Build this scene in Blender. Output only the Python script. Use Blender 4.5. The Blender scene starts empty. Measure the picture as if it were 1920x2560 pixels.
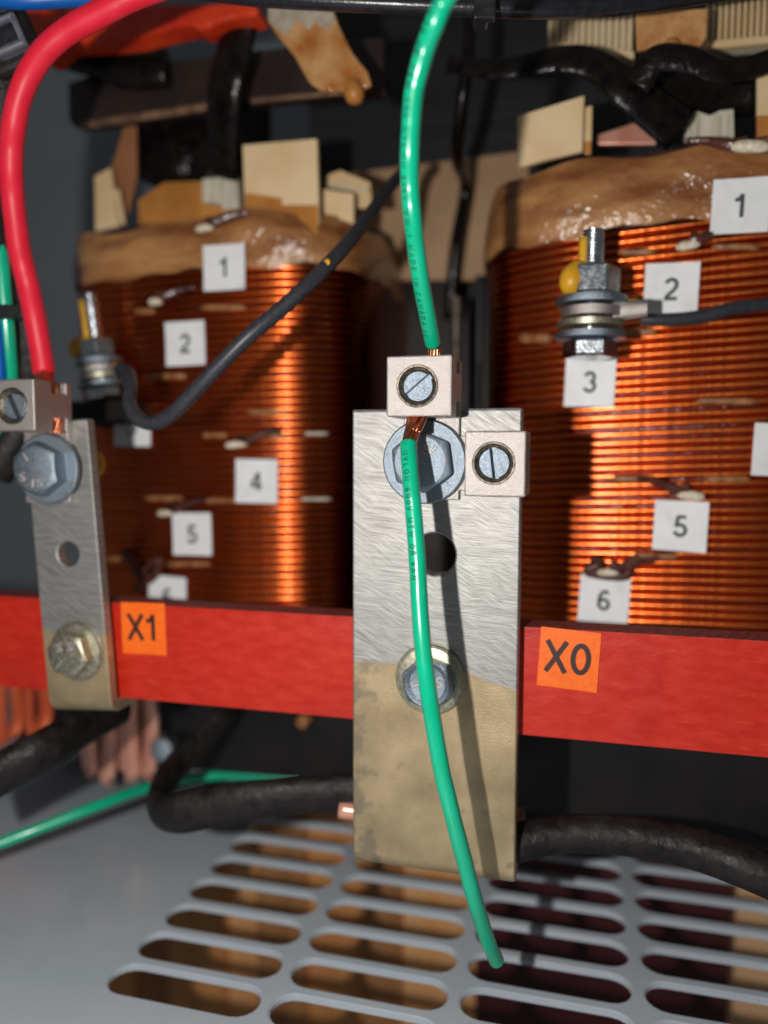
import bpy, bmesh, math, random
from mathutils import Vector, Matrix
from mathutils.geometry import tessellate_polygon
random.seed(7)
R = math.radians
S = 0.001                       # all shapes are written in millimetres
col = bpy.context.scene.collection
scn = bpy.context.scene

# ------------------------------------------------------------------ camera
YAW, PITCH, ROLL, FPX = R(14.62), R(4.49), R(0.12), 1930.9
sy, cy, sp, cp = math.sin(YAW), math.cos(YAW), math.sin(PITCH), math.cos(PITCH)
CF = Vector((-sy*cp, cy*cp, -sp)); R0 = Vector((cy, sy, 0)); U0 = R0.cross(CF)
CR = R0*math.cos(ROLL) + U0*math.sin(ROLL); CU = -R0*math.sin(ROLL) + U0*math.cos(ROLL)
cam = bpy.data.cameras.new('camera'); camo = bpy.data.objects.new('camera', cam); col.objects.link(camo)
M3 = Matrix((CR, CU, -CF)).transposed(); camo.matrix_world = M3.to_4x4()
cam.sensor_fit = 'VERTICAL'; cam.sensor_height = 36; cam.lens = FPX/2560*36
cam.clip_start = 0.005; cam.clip_end = 20
cam.dof.use_dof = True; cam.dof.focus_distance = 0.183; cam.dof.aperture_fstop = 5.2
scn.camera = camo
# ------------------------------------------------------------------ light: the phone's flash left of the lens, dim room
FLASH = 1.85
w = bpy.data.worlds.new('World'); scn.world = w; w.use_nodes = True
nt = w.node_tree; bg = nt.nodes['Background']
tc = nt.nodes.new('ShaderNodeTexCoord'); nz = nt.nodes.new('ShaderNodeTexNoise'); nz.inputs['Scale'].default_value = 2.2
cr = nt.nodes.new('ShaderNodeValToRGB'); cr.color_ramp.elements[0].position = .38; cr.color_ramp.elements[1].position = .62
cr.color_ramp.elements[0].color = (.45, .47, .52, 1); cr.color_ramp.elements[1].color = (1.35, 1.33, 1.3, 1)
nt.links.new(tc.outputs['Generated'], nz.inputs['Vector']); nt.links.new(nz.outputs['Fac'], cr.inputs['Fac'])
nt.links.new(cr.outputs['Color'], bg.inputs['Color']); bg.inputs['Strength'].default_value = 0.085
ld = bpy.data.lights.new('flash_lamp', 'POINT'); ld.energy = FLASH; ld.color = (1, .97, .93); ld.shadow_soft_size = 0.0028
lo = bpy.data.objects.new('flash_lamp', ld); col.objects.link(lo); lo.location = CR*(-0.056) + CU*0.001
scn.view_settings.view_transform = 'Standard'; scn.view_settings.look = 'None'
scn.view_settings.exposure = 0; scn.view_settings.gamma = 1

# ------------------------------------------------------------------ helpers
def ray(u, v): return CF*FPX + CR*(u-960) + CU*(1280-v)
def at(u, v, Y): d = ray(u, v); return d*(Y/d.y)          # point of the sight line in the upright plane Y (mm)
def atc(u, v, c): return ray(u, v)*(c/FPX)                # point at depth c (mm)
def tag(o, label=None, cat=None, group=None, kind=None):
    if label: o['label'] = label
    if cat: o['category'] = cat
    if group: o['group'] = group
    if kind: o['kind'] = kind
    return o
def thing(name, loc, label, cat, group=None):
    o = bpy.data.objects.new(name, None); col.objects.link(o); o.empty_display_size = .01
    o.location = Vector(loc)*S; o['_o'] = 0; del o['_o']
    ORG[o.name] = Vector(loc)
    return tag(o, label, cat, group)
ORG = {}
class MB:
    def __init__(s): s.v = []; s.f = []; s.m = []
    def add(s, vs, fs, mi=0):
        n = len(s.v); s.v += [Vector(p) for p in vs]; s.f += [tuple(i+n for i in f) for f in fs]; s.m += [mi]*len(fs); return s
    def box(s, lo, hi, mi=0, M=None):
        a, b = lo, hi
        vs = [Vector((x, y, z)) for z in (a[2], b[2]) for y in (a[1], b[1]) for x in (a[0], b[0])]
        if M: vs = [M @ p for p in vs]
        return s.add(vs, [(0,2,3,1),(4,5,7,6),(0,1,5,4),(2,6,7,3),(0,4,6,2),(1,3,7,5)], mi)
    def prism(s, poly, y0, y1, mi=0, axis='y', f=None):      # polygon in XZ (or YZ) pulled through Y (or X)
        n = len(poly)
        P = (lambda a, b, d: Vector((a, d, b))) if axis == 'y' else ((lambda a, b, d: Vector((d, a, b))) if axis == 'x' else (lambda a, b, d: Vector((a, b, d))))
        vs = [P(a, b, y0) for a, b in poly] + [P(a, b, y1) for a, b in poly]
        if f: vs = [f(p) for p in vs]
        return s.add(vs, [tuple(range(n)), tuple(range(2*n-1, n-1, -1))] + [(i, i+n, (i+1) % n+n, (i+1) % n) for i in range(n)], mi)
    def tube(s, pts, rad, seg=16, caps=True, smooth=8, flat=1.0):
        P = spline(pts, smooth) if smooth else [Vector(p) for p in pts]
        n = len(P); T = []
        for i in range(n):
            T.append((P[min(i+1, n-1)]-P[max(i-1, 0)]).normalized())
        ref = Vector((0, -1, 0)); N = (ref - T[0]*ref.dot(T[0]))
        if N.length < .1: N = Vector((1, 0, 0)) - T[0]*T[0].x
        N.normalize(); vs = []
        for i in range(n):
            N = (N - T[i]*N.dot(T[i])).normalized(); B = T[i].cross(N)
            r = rad(i/(n-1)) if callable(rad) else rad
            for k in range(seg):
                a = 2*math.pi*k/seg
                vs.append(P[i] + (N*math.cos(a)*flat + B*math.sin(a))*r)
        fs = [(i*seg+k, i*seg+(k+1) % seg, (i+1)*seg+(k+1) % seg, (i+1)*seg+k) for i in range(n-1) for k in range(seg)]
        if caps: fs += [tuple(range(seg-1, -1, -1)), tuple(range((n-1)*seg, n*seg))]
        return s.add(vs, fs)
    def lathe(s, prof, origin, axis, seg=48, mi=0, shape=None, caps=True):   # prof [(r, h)] about axis from origin
        A = Vector(axis).normalized(); X = A.orthogonal().normalized(); X = Vector((1,0,0)) if abs(A.x) < .5 else Vector((0,0,1))
        X = (X - A*X.dot(A)).normalized(); B = A.cross(X); O = Vector(origin); vs = []
        for r, h in prof:
            for k in range(seg):
                a = 2*math.pi*k/seg
                rr, hh = shape(r, h, a) if shape else (r, h)
                vs.append(O + A*hh + (X*math.cos(a)+B*math.sin(a))*rr)
        n = len(prof)
        fs = [(i*seg+k, i*seg+(k+1) % seg, (i+1)*seg+(k+1) % seg, (i+1)*seg+k) for i in range(n-1) for k in range(seg)]
        if caps and prof[0][0] > 1e-6: fs.append(tuple(range(seg-1, -1, -1)))
        if caps and prof[-1][0] > 1e-6: fs.append(tuple(range((n-1)*seg, n*seg)))
        return s.add(vs, fs, mi)
    def mesh(s, name, mats, org=Vector()):
        me = bpy.data.meshes.new(name); me.from_pydata([(p-org)*S for p in s.v], [], s.f)
        for m in mats: me.materials.append(m)
        for p, mi in zip(me.polygons, s.m): p.material_index = mi
        bm = bmesh.new(); bm.from_mesh(me); bmesh.ops.remove_doubles(bm, verts=bm.verts, dist=1e-7)
        bmesh.ops.recalc_face_normals(bm, faces=bm.faces); bm.to_mesh(me); bm.free()
        return me
    def build(s, name, mat, parent=None, smooth=False, bevel=0, seg=2, cuts=None, org=None, ang=35):
        mats = mat if isinstance(mat, (list, tuple)) else [mat]
        o0 = ORG[parent.name] if parent and parent.name in ORG else (org or Vector())
        if parent and parent.name not in ORG:
            o0 = parent.get('_org') and Vector(parent['_org']) or Vector()
        me = s.mesh(name, mats, o0)
        o = bpy.data.objects.new(name, me); col.objects.link(o)
        if cuts:
            hs = []
            for c in cuts:
                h = bpy.data.objects.new('cutter', c.mesh('cutter', mats[:1], o0)); col.objects.link(h); hs.append(h)
                b = o.modifiers.new('b', 'BOOLEAN'); b.operation = 'DIFFERENCE'; b.object = h; b.solver = 'EXACT'
            dg = bpy.context.evaluated_depsgraph_get(); dg.update()
            nm = bpy.data.meshes.new_from_object(o.evaluated_get(dg)); o.modifiers.clear(); o.data = nm; nm.name = name
            for h in hs: bpy.data.objects.remove(h, do_unlink=True)
        if parent: o.parent = parent; ORG[o.name] = o0
        else: ORG[o.name] = o0; o.location = o0*S
        if smooth:
            o.data.polygons.foreach_set('use_smooth', [True]*len(o.data.polygons))
            if smooth != 'all': o.data.set_sharp_from_angle(angle=R(ang))
        if bevel:
            b = o.modifiers.new('bevel', 'BEVEL'); b.width = bevel*S; b.segments = seg; b.limit_method = 'ANGLE'; b.angle_limit = R(40)
        return o
def spline(pts, k=8):
    P = [Vector(p) for p in pts]; P = [2*P[0]-P[1]] + P + [2*P[-1]-P[-2]]; out = []
    for i in range(1, len(P)-2):
        a, b, c, d = P[i-1:i+3]
        for j in range(k):
            t = j/k; out.append(.5*((2*b)+(c-a)*t+(2*a-5*b+4*c-d)*t*t+(3*b-a-3*c+d)*t**3))
    out.append(P[-2]); return out
def circ(cx, cz, r, n=32, a0=0): return [(cx+r*math.cos(a0+2*math.pi*i/n), cz+r*math.sin(a0+2*math.pi*i/n)) for i in range(n)]

# ------------------------------------------------------------------ materials
def mat(name, c1, c2=None, metal=0, rough=.5, rvar=0, nscale=300, bump=0, bscale=1500, stretch=(1,1,1), bstretch=None,
        spec=.5, coat=0, coatr=.1, trans=0, detail=4, sss=0, aniso=0, bdist=.0003, cpos=(.35,.65), emit=None):
    m = bpy.data.materials.new(name); m.use_nodes = True; t = m.node_tree; N = t.nodes; L = t.links
    b = N['Principled BSDF']; I = b.inputs
    I['Metallic'].default_value = metal; I['Roughness'].default_value = rough
    I['Specular IOR Level'].default_value = spec; I['Coat Weight'].default_value = coat; I['Coat Roughness'].default_value = coatr
    if sss: I['Subsurface Weight'].default_value = sss; I['Subsurface Radius'].default_value = (.001,.001,.001); I['Subsurface Scale'].default_value = .5
    I['Base Color'].default_value = (*c1, 1)
    tc = N.new('ShaderNodeTexCoord'); mp = N.new('ShaderNodeMapping'); L.new(tc.outputs['Object'], mp.inputs[0]); mp.inputs['Scale'].default_value = stretch
    n = N.new('ShaderNodeTexNoise'); n.inputs['Scale'].default_value = nscale; n.inputs['Detail'].default_value = detail; L.new(mp.outputs[0], n.inputs['Vector'])
    m['n'] = n.name
    if c2:
        r = N.new('ShaderNodeValToRGB'); r.color_ramp.elements[0].color = (*c1, 1); r.color_ramp.elements[1].color = (*c2, 1)
        r.color_ramp.elements[0].position, r.color_ramp.elements[1].position = cpos
        L.new(n.outputs['Fac'], r.inputs[0]); L.new(r.outputs[0], I['Base Color'])
    if rvar:
        q = N.new('ShaderNodeMapRange'); q.inputs[1].default_value = .3; q.inputs[2].default_value = .7
        q.inputs[3].default_value = rough-rvar; q.inputs[4].default_value = rough+rvar; L.new(n.outputs['Fac'], q.inputs[0]); L.new(q.outputs[0], I['Roughness'])
    if bump:
        mp2 = N.new('ShaderNodeMapping'); L.new(tc.outputs['Object'], mp2.inputs[0]); mp2.inputs['Scale'].default_value = bstretch or (1,1,1)
        n2 = N.new('ShaderNodeTexNoise'); n2.inputs['Scale'].default_value = bscale; n2.inputs['Detail'].default_value = 3; L.new(mp2.outputs[0], n2.inputs['Vector'])
        bp = N.new('ShaderNodeBump'); bp.inputs['Strength'].default_value = bump; bp.inputs['Distance'].default_value = bdist
        L.new(n2.outputs['Fac'], bp.inputs['Height']); L.new(bp.outputs[0], I['Normal'])
        if coat: L.new(bp.outputs[0], I['Coat Normal'])
    return m
M = {}
M['lug'] = mat('satin_tin', (.42,.375,.35), (.60,.55,.52), metal=.95, rough=.47, rvar=.06, nscale=3600, bump=1.0, bscale=6000, bdist=.00014)
M['zinc'] = mat('zinc_plate', (.19,.24,.29), (.41,.47,.53), metal=.98, rough=.41, rvar=.08, nscale=4200, bump=1.0, bscale=5200, bdist=.00016)
M['zincgold'] = mat('yellowed_zinc', (.34,.31,.21), (.52,.50,.40), metal=.9, rough=.46, rvar=.06, nscale=900, bump=.4, bscale=3500, bdist=.0001)
M['darksteel'] = mat('dark_thread', (.08,.065,.05), (.26,.22,.17), metal=.9, rough=.5, nscale=900, bump=.3, bscale=2500)
M['shiny'] = mat('shiny_zinc', (.50,.56,.60), (.66,.70,.73), metal=1, rough=.24, rvar=.06, nscale=500, bump=.25, bscale=1500)
M['gloss'] = mat('glossy_black_jacket', (.012,.012,.016), (.02,.02,.026), rough=.27, nscale=400, bump=.2, bscale=900)
M['drytape'] = mat('dry_tape', (.36,.30,.22), (.50,.43,.33), rough=.5, nscale=250, bump=.6, bscale=700)
M['copper'] = mat('bare_copper', (.62,.20,.10), (.85,.36,.20), metal=1, rough=.3, nscale=600, bump=.2)
M['enamel'] = mat('enamelled_copper', (.27,.045,.010), (.86,.19,.038), metal=1, rough=.255, rvar=.06, nscale=70, stretch=(.35,.35,2.5), bump=.22, bscale=500, coat=.25, coatr=.1, cpos=(.30,.60), bdist=.0004)
M['redwire'] = mat('red_insulation', (.72,.012,.035), (.78,.02,.05), rough=.45, nscale=200, bump=.04, bscale=1500, spec=.4)
M['green'] = mat('green_insulation', (.0,.42,.22), (.0,.47,.26), rough=.28, nscale=120, spec=.5, bump=.03, bscale=700, coat=.35, coatr=.12)
M['print'] = mat('black_print', (.005,.05,.03), rough=.5)
M['grey_wire'] = mat('grey_black_rubber', (.022,.024,.03), (.04,.043,.052), rough=.42, nscale=900, bump=.3, bscale=3000, bdist=.0001)
M['black'] = mat('black_sleeve', (.009,.007,.007), (.020,.017,.016), spec=.25, rough=.5, rvar=.12, nscale=200, bump=.8, bscale=260, bdist=.0009)
M['varnish'] = mat('black_varnish', (.004,.003,.003), (.010,.007,.006), rough=.24, rvar=.08, nscale=250, bump=.6, bscale=240, bdist=.0010, spec=.25)
M['board'] = mat('red_board', (.49,.016,.005), (.57,.026,.010), rough=.40, rvar=.05, nscale=260, stretch=(.6,1,1.6), bump=.2, bscale=1300, bstretch=(.5,1,1), detail=8)
M['boardcut'] = mat('sawn_board_edge', (.13,.018,.018), (.32,.06,.05), rough=.6, nscale=900, bump=1, bscale=1200, bdist=.0005, detail=6)
M['orange'] = mat('orange_vinyl', (.90,.13,.008), (.97,.17,.012), rough=.4, nscale=900, bump=.35, bscale=2600, bdist=.0001)
M['ink'] = mat('black_ink', (.02,.008,.006), (.05,.02,.012), rough=.5, nscale=2500)
M['white'] = mat('white_vinyl', (.80,.81,.82), (.85,.86,.87), rough=.45, nscale=200)
M['darkink'] = mat('grey_ink', (.035,.045,.05), (.07,.08,.085), rough=.6, nscale=3000)
M['tape'] = mat('varnished_tape', (.20,.065,.016), (.52,.25,.085), rough=.33, rvar=.12, nscale=75, stretch=(.45,.45,1.6), bump=.8, bscale=380, detail=5, bdist=.001, coat=.9, coatr=.13)
M['tapedark'] = mat('dark_tape', (.045,.012,.008), (.12,.04,.03), rough=.25, nscale=200, bump=.5, bscale=500, bdist=.0006)
M['strip'] = mat('tan_strip', (.20,.07,.022), (.42,.20,.075), rough=.4, nscale=300)
M['cream'] = mat('pressboard', (.70,.48,.24), (.80,.60,.35), rough=.6, nscale=60, bump=.05, bscale=900)
M['creampale'] = mat('pale_pressboard', (.55,.50,.38), (.72,.68,.55), rough=.6, nscale=300, stretch=(2,2,.2))
M['amber'] = mat('varnished_board', (.42,.16,.03), (.60,.26,.06), rough=.35, nscale=80, bump=.15, bscale=400)
M['leaf'] = mat('brown_board', (.30,.12,.05), (.36,.15,.06), rough=.6, nscale=60)
M['barrier'] = mat('barrier_pressboard', (.36,.21,.11), (.46,.28,.15), rough=.55, nscale=40)
M['core'] = mat('core_steel', (.007,.0075,.009), (.020,.021,.024), metal=0, rough=.4, nscale=700, stretch=(.02,.02,1), bump=.4, bscale=700, bstretch=(.02,.02,1), cpos=(.3,.7))
M['dark'] = mat('dark_paint', (.006,.005,.005), (.013,.011,.010), spec=.3, rough=.45, nscale=60, bump=.2, bscale=300)
M['brownbar'] = mat('brown_bar', (.020,.013,.012), (.035,.022,.018), rough=.4, nscale=60)
M['barlit'] = mat('lit_coppery_edge', (.10,.055,.03), (.35,.2,.12), metal=.3, rough=.5, nscale=150)  # coppery lower edge of the bar, its catching the light put into the colour
M['cabinet_lit'] = mat('grey_enamel_lit', (.48,.54,.60), (.52,.58,.64), rough=.22, rvar=.03, nscale=40, bump=.05, bscale=700, spec=.5)  # grey cabinet paint lightened for the floor, stronger light put into the colour
M['cabinet_dim'] = mat('grey_enamel_dim', (.23,.26,.295), (.255,.285,.32), rough=.45, nscale=20)  # darker copy of the cabinet paint, dimness of the walls put into the colour
M['yellow'] = mat('yellow_torque_paint', (.62,.30,.01), (.75,.40,.02), rough=.4, nscale=200)
M['cord'] = mat('waxed_cord', (.60,.50,.33), (.82,.76,.62), rough=.45, nscale=600, bump=.4, bscale=900)
M['drip'] = mat('varnish_drip', (.40,.13,.02), (.66,.38,.16), rough=.25, rvar=.1, nscale=90, bump=.8, bscale=350, bdist=.0012, coat=.5)
M['redorange'] = mat('red_varnished_board', (.50,.018,.006), (.74,.055,.012), rough=.35, nscale=60, bump=.5, bscale=150, bdist=.002)
def scuff(m, colr, sc=420, st=(.25,1,1), lo=.66, hi=.72, amt=.6):
    t = m.node_tree; N = t.nodes; L = t.links; b = N['Principled BSDF']; src = b.inputs['Base Color'].links[0].from_socket
    tc = N.new('ShaderNodeTexCoord'); mp = N.new('ShaderNodeMapping'); mp.inputs['Scale'].default_value = st; mp.inputs['Rotation'].default_value = (0, .5, 0)
    n = N.new('ShaderNodeTexNoise'); n.inputs['Scale'].default_value = sc; n.inputs['Detail'].default_value = 4; n.inputs['Distortion'].default_value = .6
    q = N.new('ShaderNodeMapRange'); q.inputs[1].default_value = lo; q.inputs[2].default_value = hi; q.inputs[4].default_value = amt
    x = N.new('ShaderNodeMix'); x.data_type = 'RGBA'; x.inputs[7].default_value = (*colr, 1)
    L.new(tc.outputs['Object'], mp.inputs[0]); L.new(mp.outputs[0], n.inputs['Vector']); L.new(n.outputs['Fac'], q.inputs[0]); L.new(q.outputs[0], x.inputs[0]); L.new(src, x.inputs[6]); L.new(x.outputs[2], b.inputs['Base Color'])
scuff(M['board'], (.72,.14,.08), 800, (.2,1,1), .62, .76, .28); scuff(M['board'], (.28,.01,.01), 60, (1,1,1), .52, .75, .28)
scuff(M['cabinet_lit'], (.20,.22,.24), 900, (1,1,1), .70, .74, .5); scuff(M['redwire'], (.85,.2,.2), 700, (1,1,.3), .68, .74, .4)
scuff(M['green'], (.25,.6,.42), 800, (1,1,.3), .69, .75, .35); scuff(M['white'], (.55,.55,.52), 120, (1,1,1), .55, .8, .4)
M['blue'] = mat('blue_insulation', (.0,.10,.42), rough=.4)
M['tie'] = mat('black_nylon', (.012,.012,.014), (.03,.03,.035), rough=.3, nscale=400)
M['tiehead'] = mat('grey_nylon', (.10,.10,.125), (.16,.16,.19), rough=.35, nscale=400)
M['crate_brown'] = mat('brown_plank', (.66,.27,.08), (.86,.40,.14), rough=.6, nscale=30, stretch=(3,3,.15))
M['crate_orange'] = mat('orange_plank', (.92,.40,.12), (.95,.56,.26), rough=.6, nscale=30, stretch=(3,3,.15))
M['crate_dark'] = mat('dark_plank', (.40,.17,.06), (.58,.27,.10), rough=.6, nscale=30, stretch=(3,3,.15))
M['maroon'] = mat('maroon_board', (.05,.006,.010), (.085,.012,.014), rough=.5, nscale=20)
M['tan'] = mat('tan_plank', (.78,.46,.24), (.85,.52,.28), rough=.6, nscale=20)
M['coppersheet'] = mat('copper_sheet', (.78,.33,.23), (.90,.46,.34), metal=.4, rough=.3, nscale=60, stretch=(4,4,.3))
M['redcopper'] = mat('lacquered_copper', (.70,.10,.03), (.85,.17,.05), metal=.2, rough=.4, nscale=60, stretch=(4,4,.3))

# main bar: bright sanded upper part, golden tarnished tin below
def bar_mat(name, zsplit, amp, sx0=.012):
    m = bpy.data.materials.new(name); m.use_nodes = True; t = m.node_tree; N = t.nodes; L = t.links; b = N['Principled BSDF']; I = b.inputs
    def nd(k, **kw):
        n = N.new(k)
        for a, v in kw.items(): n.inputs[a.replace('_', ' ')].default_value = v
        return n
    def math_(op, a, bb, c=None):
        n = N.new('ShaderNodeMath'); n.operation = op
        for i, x in enumerate((a, bb, c)):
            if x is None: continue
            if isinstance(x, (int, float)): n.inputs[i].default_value = x
            else: L.new(x, n.inputs[i])
        return n.outputs[0]
    tc = N.new('ShaderNodeTexCoord'); sx = N.new('ShaderNodeSeparateXYZ'); L.new(tc.outputs['Object'], sx.inputs[0])
    n0 = nd('ShaderNodeTexNoise', Scale=90, Detail=7); L.new(tc.outputs['Object'], n0.inputs['Vector'])
    # edge of the sanded area: wavy, lower on the right
    wav = math_('MULTIPLY_ADD', n0.outputs['Fac'], .004, -.002)
    xx = math_('MULTIPLY', math_('MAXIMUM', math_('ADD', sx.outputs['X'], -.004), 0), amp)
    zz = math_('ADD', math_('ADD', sx.outputs['Z'], wav), xx)
    fac = nd('ShaderNodeMapRange'); fac.inputs[1].default_value = zsplit-.0007; fac.inputs[2].default_value = zsplit+.0007; L.new(zz, fac.inputs[0])
    F = fac.outputs[0]
    # scratches: several directions, warped
    def scr(ang, sc, st, seed):
        mp = N.new('ShaderNodeMapping'); mp.inputs['Rotation'].default_value = (0, R(ang), 0); mp.inputs['Location'].default_value = (seed, 0, 0)
        wn = nd('ShaderNodeTexNoise', Scale=22, Detail=0); L.new(tc.outputs['Object'], wn.inputs['Vector'])
        va = N.new('ShaderNodeVectorMath'); va.operation = 'MULTIPLY_ADD'; va.inputs[1].default_value = (.004,)*3
        L.new(wn.outputs['Color'], va.inputs[0]); L.new(tc.outputs['Object'], va.inputs[2]); L.new(va.outputs[0], mp.inputs[0])
        mp2 = N.new('ShaderNodeMapping'); mp2.inputs['Scale'].default_value = st; L.new(mp.outputs[0], mp2.inputs[0])
        n = nd('ShaderNodeTexNoise', Scale=sc, Detail=3); L.new(mp2.outputs[0], n.inputs['Vector']); return n.outputs['Fac']
    a = scr(-4, 6500, (.018, .018, 1), 0); c = scr(-30, 6500, (.03, .03, 1), 3); d = scr(9, 5200, (.02,.02,1), 5)
    mk = nd('ShaderNodeTexNoise', Scale=110, Detail=2); L.new(tc.outputs['Object'], mk.inputs['Vector'])
    mr = nd('ShaderNodeMapRange'); mr.inputs[1].default_value = .42; mr.inputs[2].default_value = .58; L.new(mk.outputs['Fac'], mr.inputs[0])
    mx = N.new('ShaderNodeMix'); L.new(mr.outputs[0], mx.inputs[0]); L.new(a, mx.inputs[2]); L.new(c, mx.inputs[3])
    g0 = nd('ShaderNodeTexNoise', Scale=5200, Detail=2); L.new(tc.outputs['Object'], g0.inputs['Vector'])
    h1 = math_('ADD', math_('MULTIPLY_ADD', mx.outputs[0], .65, math_('MULTIPLY', g0.outputs['Fac'], .35)), math_('MULTIPLY', d, .35))
    g = nd('ShaderNodeTexNoise', Scale=3300, Detail=2); L.new(tc.outputs['Object'], g.inputs['Vector'])
    hm = N.new('ShaderNodeMix'); L.new(F, hm.inputs[0]); L.new(g.outputs['Fac'], hm.inputs[2]); L.new(h1, hm.inputs[3])
    bp = N.new('ShaderNodeBump'); bp.inputs['Distance'].default_value = .00014; L.new(hm.outputs[0], bp.inputs['Height'])
    bs = math_('MULTIPLY_ADD', F, .0, .80); L.new(bs, bp.inputs['Strength']); L.new(bp.outputs[0], I['Normal'])
    # colours
    gold = N.new('ShaderNodeValToRGB'); e = gold.color_ramp.elements; e[0].position = .27; e[0].color = (.31,.235,.135,1); e[1].position = .70; e[1].color = (.62,.47,.28,1)
    n3 = nd('ShaderNodeTexNoise', Scale=70, Detail=6); L.new(tc.outputs['Object'], n3.inputs['Vector']); L.new(n3.outputs['Fac'], gold.inputs[0])
    # dark smudges down the left side
    sm = nd('ShaderNodeTexNoise', Scale=160, Detail=5); L.new(tc.outputs['Object'], sm.inputs['Vector'])
    ed = nd('ShaderNodeMapRange'); ed.inputs[1].default_value = -.022; ed.inputs[2].default_value = -.010; ed.inputs[3].default_value = .16; ed.inputs[4].default_value = -.06; L.new(sx.outputs['X'], ed.inputs[0])
    sf = nd('ShaderNodeMapRange'); sf.inputs[1].default_value = .56; sf.inputs[2].default_value = .66; L.new(math_('ADD', sm.outputs['Fac'], ed.outputs[0]), sf.inputs[0])
    gm = N.new('ShaderNodeMix'); gm.data_type = 'RGBA'; L.new(math_('MULTIPLY', sf.outputs[0], .55), gm.inputs[0]); L.new(gold.outputs[0], gm.inputs[6]); gm.inputs[7].default_value = (.16,.14,.12,1)
    sil = N.new('ShaderNodeValToRGB'); e = sil.color_ramp.elements; e[0].position = .35; e[0].color = (.24,.235,.22,1); e[1].position = .62; e[1].color = (.50,.49,.47,1); L.new(mx.outputs[0], sil.inputs[0])
    cm = N.new('ShaderNodeMix'); cm.data_type = 'RGBA'; L.new(F, cm.inputs[0]); L.new(gm.outputs[2], cm.inputs[6]); L.new(sil.outputs[0], cm.inputs[7]); L.new(cm.outputs[2], I['Base Color'])
    L.new(math_('MULTIPLY_ADD', F, .25, .62), I['Metallic']); L.new(math_('MULTIPLY_ADD', F, .10, .47), I['Roughness'])
    return m
M['bar'] = bar_mat('tinned_bar_half_sanded', 108*.001-.0545, .30)
M['bar1'] = bar_mat('tinned_bar_small', 76.5*.001-.052, 0.0)

# ------------------------------------------------------------------ stroke lettering (cap height 1)
def arc(cx, cy_, rx, ry, a0, a1, n=10): return [(cx+rx*math.cos(R(a0+(a1-a0)*i/n)), cy_+ry*math.sin(R(a0+(a1-a0)*i/n))) for i in range(n+1)]
G = {
 '0': (.62, [arc(.31,.5,.235,.43,90,450,24)]), 'O': (.8, [arc(.4,.5,.33,.43,90,450,24)]),
 '1': (.5, [[(.02,.74),(.16,.77),(.25,.84),(.30,.98)], [(.31,1),(.31,0)]]),
 '2': (.62, [arc(.31,.69,.23,.24,165,-20,12)+[(.42,.44),(.16,.2),(.08,.07)], [(.02,.065),(.58,.065)]]),
 '3': (.62, [arc(.30,.71,.21,.22,165,-85,12), arc(.30,.29,.24,.23,85,-165,14)]),
 '4': (.64, [[(.43,0),(.43,.98)], [(.42,.95),(.06,.32)], [(.02,.27),(.62,.27)]]),
 '5': (.62, [[(.54,.93),(.17,.93)], [(.19,.95),(.12,.46)], arc(.30,.31,.24,.25,135,-165,16)]),
 '6': (.62, [arc(.31,.30,.22,.235,0,360,20), arc(.36,.42,.28,.50,185,105,8)+[(.38,.93),(.50,.83)]]),
 '7': (.6, [[(.04,.93),(.56,.93)], [(.54,.92),(.3,.5),(.22,0)]]),
 '9': (.62, [arc(.31,.70,.22,.235,0,360,20), arc(.26,.58,.28,.50,5,-75,8)]),
 'X': (.74, [[(.06,0),(.66,1)], [(.66,0),(.06,1)]]), 'M': (.86, [[(.08,0),(.08,1),(.43,.15),(.78,1),(.78,0)]]),
 'A': (.78, [[(.04,0),(.38,1),(.72,0)], [(.16,.33),(.6,.33)]]), 'D': (.76, [[(.1,.05),(.1,.95),(.34,.95)]+arc(.34,.5,.32,.45,90,-90,10)+[(.1,.05)]]),
 'E': (.66, [[(.6,.05),(.1,.05),(.1,.95),(.6,.95)], [(.1,.52),(.54,.52)]]), 'I': (.34, [[(.17,0),(.17,1)]]),
 'N': (.76, [[(.1,0),(.1,1),(.66,0),(.66,1)]]), 'C': (.74, [arc(.4,.5,.32,.44,45,315,16)]), 'L': (.6, [[(.1,1),(.1,.05),(.56,.05)]]),
 'V': (.74, [[(.04,1),(.37,0),(.70,1)]]), 'W': (.98, [[(.04,1),(.26,0),(.49,.95),(.72,0),(.94,1)]]), 'Y': (.72, [[(.36,0),(.36,.45),(.04,1)], [(.36,.45),(.68,1)]]),
 'T': (.68, [[(.34,0),(.34,.95)], [(.02,.95),(.66,.95)]]), 'R': (.72, [[(.1,0),(.1,.95),(.4,.95)]+arc(.4,.72,.22,.23,90,-90,8)+[(.1,.49)], [(.36,.49),(.64,0)]]),
 'S': (.66, [arc(.33,.73,.23,.21,20,270,10)+arc(.33,.28,.24,.23,90,-160,10)]), 'B': (.7, [[(.1,.05),(.1,.95),(.36,.95)]+arc(.36,.73,.2,.22,90,-90,8)+[(.1,.51)], [(.1,.51),(.36,.51)]+arc(.36,.28,.24,.23,90,-90,8)+[(.1,.05)]]),
 'H': (.76, [[(.1,0),(.1,1)], [(.66,0),(.66,1)], [(.1,.52),(.66,.52)]]), 'F': (.62, [[(.1,0),(.1,.95),(.58,.95)], [(.1,.52),(.5,.52)]]),
 '-': (.44, [[(.06,.4),(.36,.4)]]), ' ': (.38, []), 'G': (.78, [arc(.4,.5,.32,.44,45,330,16)+[(.7,.45),(.45,.45)]]),
}
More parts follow.
